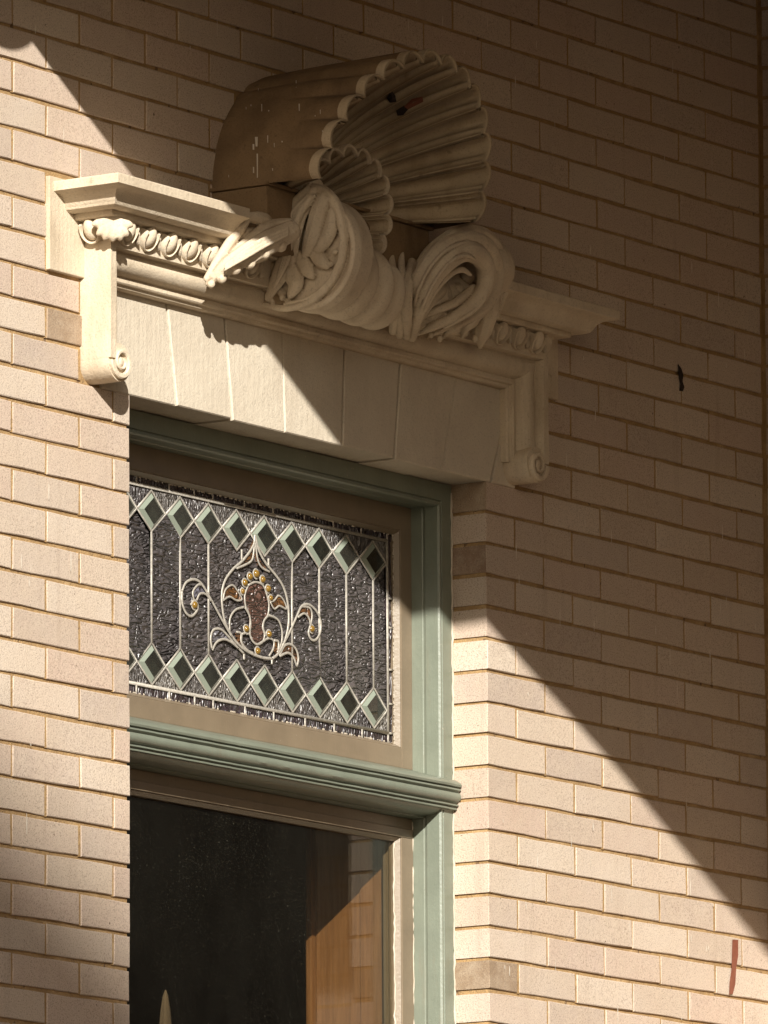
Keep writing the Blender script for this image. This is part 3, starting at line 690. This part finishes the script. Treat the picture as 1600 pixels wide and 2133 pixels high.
def right_scroll(mb):
    f = lambda p, r, **k: px_stroke(mb, p, r, **k)
    mb.ball(at(925, 632, -0.098), 0.105, 0.065, 0.062, 20, 14)
    mb.ball(at(990, 560, -0.105), 0.078, 0.078, 0.066, 20, 14); mb.ball(at(880, 625, -0.10), 0.05, 0.06, 0.06, 16, 12)
    # fluted stalk
    f([(800, 548, -.12), (805, 590, -.14), (805, 630, -.135), (798, 655, -.12)], [.007, .009, .010, .006])
    f([(812, 522, -.11), (820, 590, -.15), (822, 645, -.145), (818, 690, -.10)], [.007, .011, .012, .008])
    f([(836, 528, -.12), (836, 600, -.16), (834, 650, -.15), (832, 698, -.10)], [.006, .010, .011, .008])
    f([(858, 545, -.13), (848, 600, -.17), (846, 650, -.16), (846, 700, -.10)], [.008, .012, .013, .009])
    # the great curl, as two rolls side by side with a finer one outside
    f([(858, 702, -.10), (872, 645, -.165), (896, 588, -.20), (930, 545, -.22), (968, 524, -.225), (998, 534, -.22), (1012, 562, -.21), (1008, 602, -.20), (984, 634, -.185), (944, 660, -.16), (900, 682, -.13), (866, 698, -.10)],
      [.010, .015, .018, .020, .020, .020, .019, .017, .014, .011, .008, .003], n=8, sides=12)
    f([(850, 690, -.10), (858, 630, -.155), (880, 572, -.185), (918, 524, -.205), (968, 502, -.21), (1010, 514, -.205), (1030, 556, -.195), (1026, 606, -.185), (1000, 646, -.17), (965, 668, -.15)],
      [.010, .015, .018, .020, .020, .020, .019, .018, .013, .006], n=8, sides=12)
    f([(858, 600, -.12), (888, 535, -.155), (935, 494, -.17), (985, 480, -.175), (1028, 506, -.165), (1046, 558, -.15), (1042, 600, -.14)], [.010, .013, .014, .014, .014, .012, .007])
    f([(884, 648, -.18), (908, 604, -.205), (938, 572, -.215), (962, 562, -.21), (980, 572, -.205)], [.004, .006, .006, .006, .004])   # lip of the eye
    f([(878, 665, -.13), (898, 628, -.15), (918, 606, -.155), (924, 592, -.145)], [.005, .010, .011, .006])
    for x, y, Y, r in ((974, 576, -.15, .014), (954, 602, -.15, .012), (937, 622, -.145, .009), (924, 636, -.145, .006), (900, 652, -.12, .007), (888, 668, -.115, .006)):
        mb.ball(at(x, y, Y), r, r, r, 12, 9)
    f([(880, 662, -.12), (910, 646, -.15), (948, 630, -.17), (985, 600, -.18)], [.004, .007, .009, .008])
    f([(866, 690, -.115), (880, 640, -.185), (905, 588, -.222), (938, 546, -.242), (970, 532, -.246), (994, 544, -.24)], [.002, .0035, .004, .004, .004, .002])
    f([(852, 680, -.115), (866, 622, -.18), (890, 566, -.21), (926, 524, -.228), (970, 506, -.232), (1008, 520, -.226), (1024, 556, -.215), (1020, 600, -.205)], [.002, .0035, .004, .004, .004, .004, .003, .002])
    f([(1016, 590, -.215), (1008, 625, -.205), (985, 650, -.19), (950, 672, -.165), (915, 690, -.135)], [.002, .004, .004, .003, .001])
    for i_ in range(7):                                     # small lobes along the torn edge of the leaf
        t_ = i_ / 6; mb.ball(at(1048 - 8 * t_ * t_, 560 + 62 * t_, -.15 + .02 * t_), .0055, .0065, .0055, 8, 6)
        mb.ball(at(1008 - 110 * t_, 690 + 16 * math.sin(t_ * 9), -.125 + .012 * t_), .006, .006, .008, 8, 6)
    # leaf edge over the eggs
    f([(1030, 590, -.17), (1022, 640, -.16), (1006, 690, -.12), (1000, 724, -.085)], [.014, .019, .018, .004])
    f([(1012, 640, -.165), (978, 672, -.15), (962, 704, -.115)], [.013, .011, .003])
    f([(988, 655, -.16), (942, 684, -.14), (920, 706, -.105)], [.011, .009, .003])
    f([(955, 668, -.15), (915, 690, -.125), (890, 704, -.10)], [.008, .006, .002])
    f([(1042, 556, -.14), (1052, 590, -.135), (1046, 615, -.13), (1032, 660, -.12)], [.008, .010, .011, .007])
    for x, y, Y, r in ((1046, 594, -.15, .009), (1047, 572, -.145, .007), (1037, 640, -.135, .010), (1024, 690, -.11, .007), (1040, 616, -.14, .008)): mb.ball(at(x, y, Y), r, r, r, 9, 7)
ls = carve('scroll', left_scroll, 0.0020, M['carved'], hood, 0); ls['label'] = 'outward facing volute with a curled leaf on it'
for x0_, x1_, r_, dr_ in ((-0.785, -0.722, 0.082, 0.032), (-0.712, -0.662, 0.076, 0.040), (-0.652, -0.612, 0.068, 0.048)): collar(x0_, x1_, r_, dr_)
lf = carve('acanthus_leaf', left_leaf, 0.0020, M['carved'], hood, 0)
rs = carve('scroll', right_scroll, 0.0020, M['carved'], hood, 0); rs['label'] = 'curling acanthus scroll with a hollow eye'

from mathutils.bvhtree import BVHTree
def on_surface(o, px, py, lift=0.002):
    me = o.data; bv = BVHTree.FromPolygons([v.co for v in me.vertices], [p.vertices[:] for p in me.polygons])
    D = (CD + (px - PPX) / FPX * CR - (py - PPY) / FPX * CU).normalized()
    h = bv.ray_cast(CAM, D)
    return (h[0] - D * lift) if h[0] else None
def stain(name, pts, mtl, parent_o):
    mb = MB(); P = [on_surface(parent_o, x, y) for x, y in pts]; P = [p for p in P if p is not None]
    if len(P) > 2:
        c = sum(P, Vector()) / len(P); mb.add(P + [c], [(i, (i + 1) % len(P), len(P)) for i in range(len(P))]); mb.build(name, mtl, parent_o)
stain('old_nest', [(806, 205), (815, 186), (824, 200), (826, 212), (812, 214)], M['soot'], big)
stain('old_nest', [(825, 230), (842, 220), (852, 226), (840, 240), (828, 241)], M['soot'], big)
stain('rusty_nest', [(842, 222), (858, 206), (880, 201), (882, 212), (862, 222), (850, 228)], M['redpaint'], big)
# droppings down the outer side of the shell
bko = [c for c in big.children if c.name.startswith('shell_back')][0]
mb = MB(); r_ = random.Random(12)
bv = BVHTree.FromPolygons([v.co for v in bko.data.vertices], [p.vertices[:] for p in bko.data.polygons])
for i in range(20):
    x, y = r_.uniform(455, 700), r_.uniform(130, 385); hgt = r_.choice((3, 5, 9, 15)); wd = r_.uniform(0.6, 1.5)
    q = [on_surface(bko, x + dx, y + dy, 0.0015) for dx, dy in ((-wd, 0), (wd, 0), (wd * 0.8, hgt), (-wd * 0.5, hgt))]
    if all(p is not None for p in q): mb.add(q, [(0, 1, 2, 3)])
for x, y, hgt, wd in ((528, 300, 60, 1.8), (534, 285, 20, 3.0), (536, 320, 50, 1.4)):
    q = [on_surface(bko, x + dx, y + dy, 0.0015) for dx, dy in ((-wd, 0), (wd, 0), (wd * 0.8, hgt), (-wd * 0.5, hgt))]
    if all(p is not None for p in q): mb.add(q, [(0, 1, 2, 3)])
if mb.v: tag(mb.build('droppings', M['drip'], big), kind='stuff')

# ------------------------------------------------------------------ the window
win = thing('window', 'green framed window with a leaded stained glass transom above a plain pane', 'window', (-0.6, 0.12, ZB))
# green casing round the opening
cp = [(0.0, 0.20), (0.0, 0.08), (0.034, 0.08), (0.0355, 0.0835), (0.0375, 0.0835), (0.039, 0.0795), (0.043, 0.0795), (0.0455, 0.0835), (0.0458, 0.112), (0.0440, 0.1145), (0.0432, 0.119), (0.0447, 0.1205), (0.0447, 0.20)]
wp = [Vector((XL + 0.001, ZB)), Vector((XL + 0.001, -0.0055)), Vector((XR - 0.001, -0.0055)), Vector((XR - 0.001, ZB))]
for s, nm in enumerate(('jamb', 'head', 'jamb')):
    moulding(wp, [Vector((1, 0)), Vector((0, -1)), Vector((-1, 0))], cp, s, 1).build(nm, M['green'], win, auto=30)
def bead(mb, x, z0, z1, r, seed, y):
    rr = random.Random(seed); P = []; Q = []; n = int((z1 - z0) / 0.012)
    for i in range(n + 1):
        z = z0 + (z1 - z0) * i / n; P.append((x + rr.uniform(-.0008, .0008), y + rr.uniform(-.0015, .0015), z)); Q.append(r * rr.uniform(0.6, 1.5))
    mb.tube(P, Q, 6)
mb = MB(); bead(mb, -0.0015, -1.5, -0.02, 0.0022, 4, 0.0795); mb.build('caulk', M['caulk'], win, smooth=True)

# transom bar between the two lights
bp = [(0.30, -0.560), (0.150, -0.5665), (0.105, -0.5795), (0.072, -0.5895), (0.0605, -0.5965), (0.0585, -0.5995), (0.0600, -0.6035), (0.0655, -0.6045), (0.0650, -0.6065), (0.0610, -0.6075), (0.0605, -0.6105), (0.0650, -0.6125), (0.0665, -0.6145), (0.0625, -0.6165), (0.0605, -0.6215), (0.0615, -0.6275), (0.0660, -0.6325),
      (0.0715, -0.6345), (0.0715, -0.6370), (0.0665, -0.6378), (0.0665, -0.6405), (0.0720, -0.6415), (0.0735, -0.6435), (0.0700, -0.6445), (0.0705, -0.6475), (0.0790, -0.6485), (0.0840, -0.6540), (0.0950, -0.6585), (0.1180, -0.6610), (0.1180, -0.6640), (0.30, -0.6640)]
rb = random.Random(9); nseg = 60; rings = []
for i in range(nseg + 1):
    x = XL + 0.003 + (XR - 0.0025 - XL - 0.003) * i / nseg; wob = rb.uniform(-.0002, .0002)
    rings.append([(x, y + (rb.uniform(-.0003, .0003) if 0.055 < y < 0.08 else 0), z + (wob if 0.055 < y < 0.08 else 0) - 0.006 * (1 - i / nseg) * 0) for y, z in bp])
MB().loft(rings).build('transom_bar', M['green'], win, auto=35)

# upper sash
us = MB()
def rail(name, x0, x1, z0, z1, y0=0.145, y1=0.19, m='taupe'):
    return MB().box(x0, x1, y0, y1, z0, z1, 0.0015).build(name, M[m], win)
rail('stile', -0.0835, -0.0452, -0.568, -0.0500); rail('stile', -1.165, -1.0665, -0.568, -0.0500)
rail('top_rail', -1.0665, -0.0835, -0.0985, -0.0500); rail('bottom_rail', -1.0665, -0.0835, -0.568, -0.5285)
def putty(x0, x1, z0, z1, name='glazing_bead'):
    pth = [Vector((x0, z0)), Vector((x0, z1)), Vector((x1, z1)), Vector((x1, z0)), Vector((x0, z0))]
    iw = [Vector((1, 0)), Vector((0, -1)), Vector((-1, 0)), Vector((0, 1))]
    for s in range(4):
        q = [pth[s - 1] if s else pth[3], pth[s], pth[s + 1], pth[(s + 2) if s + 2 < 5 else 1]]
        n4 = [iw[s - 1], iw[s], iw[(s + 1) % 4]]
        moulding(q, n4, [(0, 0.17), (0, 0.1475), (0.002, 0.1470), (0.0085, 0.1565), (0.0085, 0.17)], 1, 1).build(name, M['taupe'], win)
putty(-1.0665, -0.0835, -0.5285, -0.0985)
rg = MB(); rr_ = random.Random(21)
for i in range(230):                                     # ragged flecks of old paint and putty along the glass edge
    x = rr_.uniform(-1.06, -0.09); z, d = rr_.choice(((-0.5185, 1), (-0.1085, -1))); h = rr_.uniform(0.0006, 0.0022)
    rg.ball((x, 0.1568, z), rr_.uniform(.001, .004), 0.0008, h, 6, 4)
for i in range(120):
    rg.ball((-0.093 + rr_.uniform(-.001, .001), 0.1568, rr_.uniform(-0.52, -0.108)), rr_.uniform(.0005, .0016), 0.0008, rr_.uniform(.001, .004), 6, 4)
tag(rg.build('putty_flecks', M['caulk'], win), kind='stuff')

# leaded panel
lp = MB().box(-1.062, -0.088, 0.1720, 0.1730, -0.524, -0.103).build('leaded_panel', M['diamond'], win)
YG = 0.160
PX0, PX1, PZ0, PZ1 = -1.047, -0.111, -0.5005, -0.1215    # field inside the border
DC = [-0.1610 - 0.0938 * k for k in range(10)]; TZ0, TZ1, BZ0, BZ1 = -0.206, -0.1285, -0.497, -0.4175
def pane(name, poly, m, y=YG, th=0.003, tilt=0.0, mi=None):
    dx = rnd.gauss(0, tilt); dz = rnd.gauss(0, tilt); cx = sum(p[0] for p in poly) / len(poly); cz = sum(p[1] for p in poly) / len(poly)
    return MB().prism(poly, lambda p, q, t: (p, y + t + dx * (p - cx) + dz * (q - cz), q), 0.0, th).build(name, M[m], lp)
def came(pts, r=0.0026, y=YG - 0.0012, n=None):
    r *= 1.15
    P = [Vector((x, y, z)) for x, z in pts]; mb = MB(); mb.tube(P, r, 8, 0.5); o = mb.build('lead_came', M['lead'], lp, smooth=True); return o
def diamond(cx, z0, z1):
    cz = (z0 + z1) / 2; hw = 0.0469; hh = (z1 - z0) / 2; out = [(cx - hw, cz), (cx, z1), (cx + hw, cz), (cx, z0)]; k = 0.66
    inn = [(cx + (x - cx) * k, cz + (z - cz) * k) for x, z in out]
    mb = MB(); vs = [(x, YG + 0.001, z) for x, z in out] + [(x, YG - 0.0065, z) for x, z in inn]
    mb.add(vs, [(0, 1, 5, 4), (1, 2, 6, 5), (2, 3, 7, 6), (3, 0, 4, 7)], 0); mb.add(vs[4:], [(0, 1, 2, 3)], 1)
    o = mb.build('diamond_pane', [M['bevel'], M['diamond']], lp)
    came(out + [out[0], out[1]], 0.0025)
for c in DC: diamond(c, TZ0, TZ1); diamond(c, BZ0, BZ1)
tm, bm_ = (TZ0 + TZ1) / 2, (BZ0 + BZ1) / 2
for k in range(11):                                      # tall rippled panes between the uprights
    xr = DC[k - 1] if k > 0 else PX1; xl = DC[k] if k < 10 else PX0; xm = (xr + xl) / 2
    if k == 0: poly = [(xl, TZ0), (PX1 - 0.003, tm), (PX1 - 0.003, bm_), (xl, BZ1)]
    elif k == 10: poly = [(PX0 + 0.003, tm), (xr, TZ0), (xr, BZ1), (PX0 + 0.003, bm_)]
    else: poly = [(xl, TZ0), (xm, tm), (xr, TZ0), (xr, BZ1), (xm, bm_), (xl, BZ1)]
    pane('rippled_pane', poly, 'ripple', YG + 0.0015, 0.003, 0.02)
    for zc, ze in ((tm, PZ1), (bm_, PZ0)):
        tip = TZ1 if ze == PZ1 else BZ0
        tri = [(xl, tip), (xm, zc), (xr, tip), (xr, ze), (xl, ze)] if 0 < k < 10 else ([(xl, tip), (PX1, zc), (PX1, ze), (xl, ze)] if k == 0 else [(PX0, zc), (xr, tip), (xr, ze), (PX0, ze)])
        pane('corner_pane', tri, 'ripple2', YG + 0.0015, 0.003, 0.03)
for c in DC:
    if abs(c + 0.583) > 0.09: came([(c, TZ0 + 0.001), (c, BZ1 - 0.001)])
came([(PX0, PZ0), (PX0, PZ1)], 0.003); came([(PX1, PZ1 + 0.004), (PX1, PZ0 - 0.004)], 0.003); came([(PX0, PZ1), (PX1, PZ1)], 0.003); came([(PX0, PZ0), (PX1, PZ0)], 0.003)
x = PX1 + 0.016
bx = [PX1 + 0.02, PX1]; xx = PX1
rb2 = random.Random(5)
while xx > PX0 + 0.02:
    nx = max(PX0, xx - rb2.uniform(0.06, 0.11)); bx.append(nx); xx = nx
for a, b in zip(bx[1:], bx[:-1]):
    for z0, z1 in ((PZ1, -0.100), (-0.5265, PZ0)):
        pane('border_pane', [(a, z0), (b, z0), (b, z1), (a, z1)], 'border', YG + 0.0015, 0.003, 0.04); came([(a, z0), (a, z1)], 0.0022)
zz = PZ1
while zz > PZ0 + 0.02:
    nz = max(PZ0, zz - rb2.uniform(0.05, 0.12)); pane('border_pane', [(PX1, nz), (PX1 + 0.018, nz), (PX1 + 0.018, zz), (PX1, zz)], 'border', YG + 0.0015, 0.003, 0.04); came([(PX1, nz), (PX1 + 0.018, nz)], 0.0020); zz = nz

# the flower emblem
def g(x, y):                                             # from the enlarged view of the photograph to (x, z) on the glass
    p = at(350 + x / 4.5714, 1100 + y / 4.5714, YG); return (p.x, p.z)
def curve(pts, r=0.0021, y=YG - 0.0030, n=6, closed=False):
    P = crom([(*g(*p), 0) for p in pts], n); came([(p.x, p.y) for p in P], r, y)
def shape(name, pts, m, lift=0.0016, n=5):
    P = crom([(*g(*p), 0) for p in pts + [pts[0]]], n)[:-1]
    pane(name, [(p.x, p.y) for p in P], m, YG - lift, 0.0025, 0.01)
BODY = [(752, 545), (820, 516), (890, 545), (930, 640), (950, 740), (938, 830), (902, 885), (890, 950), (908, 1020), (888, 1085), (842, 1108), (795, 1080), (768, 1010), (775, 900), (752, 800), (726, 740), (720, 640)]
shape('amber_pane', BODY, 'rose'); curve(BODY + [BODY[0]], 0.0020)
TL = [(818, 60), (800, 170), (705, 305), (605, 395), (532, 500), (502, 620), (506, 760), (532, 900), (590, 1020), (680, 1130), (790, 1200), (890, 1235), (980, 1245)]
TR = [(820, 60), (848, 200), (915, 330), (1005, 440), (1080, 550), (1122, 680), (1138, 830), (1130, 960), (1092, 1100), (1035, 1200), (980, 1245)]
curve(TL, 0.0026); curve(TR, 0.0026)
shape('rose_pane', [(815, 110), (804, 220), (785, 310), (720, 350), (690, 345), (760, 260)], 'amber', 0.0006); shape('rose_pane', [(826, 150), (850, 260), (905, 350), (935, 385), (870, 370), (838, 290)], 'amber', 0.0006)
curve([(818, 70), (806, 220), (785, 310), (715, 355), (640, 385)]); curve([(822, 130), (840, 290), (880, 375), (960, 420)])
HL = [(512, 690), (535, 590), (600, 545), (650, 600), (692, 678), (640, 690), (575, 655)]
HR = [(962, 705), (1000, 690), (1042, 645), (1090, 690), (1116, 770), (1050, 742), (1000, 770)]
for hx in (HL, HR): shape('amber_pane', hx, 'amber'); curve(hx + [hx[0]], 0.0018)
curve([(575, 990), (580, 860), (632, 780), (718, 752)]); curve([(718, 752), (765, 840), (770, 930), (752, 1000), (735, 1010)])
curve([(948, 830), (1030, 870), (1070, 960), (1072, 1080), (1030, 1190)]); curve([(948, 830), (905, 880), (895, 960), (930, 1030)])
shape('amber_pane', [(640, 1000), (680, 1000), (680, 1080), (715, 1160), (665, 1110)], 'amber'); curve([(640, 990), (682, 1005), (685, 1085), (722, 1165)])
shape('amber_pane', [(1005, 1080), (1040, 1090), (1040, 1160), (1015, 1190)], 'amber'); curve([(1000, 1070), (1040, 1085), (1038, 1170)])
curve([(690, 1010), (755, 1005), (800, 1085), (842, 1108), (892, 1080), (950, 1050), (995, 1080), (990, 1150), (950, 1220)]); curve([(690, 1010), (690, 1090), (740, 1160), (800, 1195)])
curve([(122, 600), (160, 520), (230, 490), (305, 530), (405, 695), (500, 870), (600, 1045)], 0.0024)
curve([(122, 600), (125, 720), (160, 810), (212, 840), (262, 790), (270, 735), (240, 690), (205, 735)], 0.0024)
shape('opal_pane', [(240, 590), (290, 555), (345, 620), (290, 620), (250, 660)], 'opal'); curve([(235, 690), (225, 610), (270, 545), (310, 540)]); curve([(262, 690), (290, 630), (345, 630), (405, 700)])
curve([(1080, 1120), (1150, 985), (1215, 840), (1262, 745), (1330, 730), (1400, 790), (1440, 880), (1440, 985), (1400, 1062), (1352, 1062), (1326, 1000), (1345, 930)], 0.0024)
shape('amber_pane', [(1235, 830), (1280, 770), (1330, 770), (1355, 830), (1340, 890), (1300, 825)], 'amber'); curve([(1225, 850), (1285, 815), (1330, 860), (1345, 930)]); curve([(1262, 745), (1340, 765), (1360, 840), (1345, 930)])
shape('opal_pane', [(402, 1090), (420, 975), (490, 968), (560, 1035), (640, 1130), (540, 1060), (460, 1080)], 'opal'); curve([(405, 1150), (395, 1050), (420, 972), (490, 965), (560, 1030), (660, 1150)], 0.0023); curve([(410, 1165), (450, 1090), (520, 1060), (600, 1095), (715, 1200)], 0.0023)
shape('amber_pane', [(1065, 1195), (1105, 1125), (1160, 1112), (1210, 1165), (1228, 1250), (1215, 1300), (1180, 1230), (1130, 1190)], 'amber'); curve([(1050, 1215), (1100, 1120), (1160, 1110), (1212, 1165), (1230, 1250), (1215, 1320)], 0.0023); curve([(1050, 1220), (1130, 1190), (1182, 1232), (1215, 1320)], 0.0023)
curve([(690, 205), (690, 310)], 0.0024); curve([(945, 290), (945, 385)], 0.0024); curve([(712, 1255), (712, 1200)], 0.0024); curve([(977, 1300), (980, 1245)], 0.0024)
for jx, jy, s in ((697, 605, .8), (718, 522, 1), (766, 465, 1), (826, 438, 1.15), (888, 492, 1), (940, 580, 1), (965, 668, .8), (732, 962, 1), (948, 1012, 1), (840, 1172, 1), (238, 735, 1.1), (1357, 962, 1)):
    x_, z_ = g(jx, jy); j = MB().ball((x_, YG - 0.003, z_), 0.0068 * s, 0.0062 * s, 0.0068 * s, 12, 8).build('jewel', M['jewel'], lp, smooth=True)
    came([(x_ + 0.0082 * s * math.cos(a), z_ + 0.0082 * s * math.sin(a)) for a in [2 * math.pi * i / 14 for i in range(16)]], 0.0016, YG - 0.003)

# lower light
rail('frame_head', -1.165, -0.0452, -0.6855, -0.6642, 0.148, 0.20); rail('top_rail', -1.150, -0.0475, -0.7035, -0.6858, 0.1435, 0.19)
rail('stile', -0.0865, -0.0452, -1.93, -0.7035); rail('stile', -1.165, -1.075, -1.93, -0.7035); rail('bottom_rail', -1.075, -0.0865, -1.93, -1.86)
putty(-1.075, -0.0865, -1.86, -0.7035)
mb = MB(); bead(mb, -0.0955, -1.5, -0.715, 0.0016, 8, 0.157); bead(mb, -0.0468, -1.5, -0.67, 0.0012, 3, 0.1455); mb.build('caulk', M['caulk'], win, smooth=True)
MB().box(-1.073, -0.0885, 0.1605, 0.1645, -1.858, -0.7055).build('glass_pane', M['glass'], win)
MB().box(XL - 0.05, XR + 0.05, 0.002, 0.3, ZB - 0.1, ZB, 0.006).build('sill', M['stone'], win)

# ------------------------------------------------------------------ inside
ln = thing('window_lining', 'varnished wooden lining boards just inside the lower pane', 'lining', (-0.05, 0.27, ZB))
MB().box(-0.052, -0.002, 0.205, 0.268, ZB, 0.0, 0.003).build('board', M['wood'], ln)
MB().box(-0.045, -0.002, 0.2695, 0.376, ZB, 0.0, 0.003).build('board', M['wood'], ln)
MB().box(-0.058, -0.002, 0.377, 0.392, ZB, 0.0, 0.004).build('architrave', M['wood'], ln)
MB().box(-1.205, -1.16, 0.205, 0.39, ZB, 0.0, 0.003).build('board', M['wood'], ln)
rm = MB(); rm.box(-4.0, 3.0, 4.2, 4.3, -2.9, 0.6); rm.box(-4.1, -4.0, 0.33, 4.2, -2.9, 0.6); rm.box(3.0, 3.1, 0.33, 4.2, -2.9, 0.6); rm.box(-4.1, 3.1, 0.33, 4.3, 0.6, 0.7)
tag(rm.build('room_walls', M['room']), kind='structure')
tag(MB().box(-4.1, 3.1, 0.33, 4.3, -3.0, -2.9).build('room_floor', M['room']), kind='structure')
sp0 = at(345, 2062, 0.23); cf = MB()  # pale tapered object of unknown nature, modelled as a lobed spike
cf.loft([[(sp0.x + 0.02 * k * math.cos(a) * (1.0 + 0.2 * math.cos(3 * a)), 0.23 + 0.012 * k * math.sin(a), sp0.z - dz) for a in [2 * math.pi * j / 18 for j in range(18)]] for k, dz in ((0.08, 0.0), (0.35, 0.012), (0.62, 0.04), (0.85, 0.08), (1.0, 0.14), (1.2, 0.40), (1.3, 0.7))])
tag(cf.build('pale_cone', M['cone'], smooth=True), 'pale tapered cloth behind the lower pane', 'unidentified')
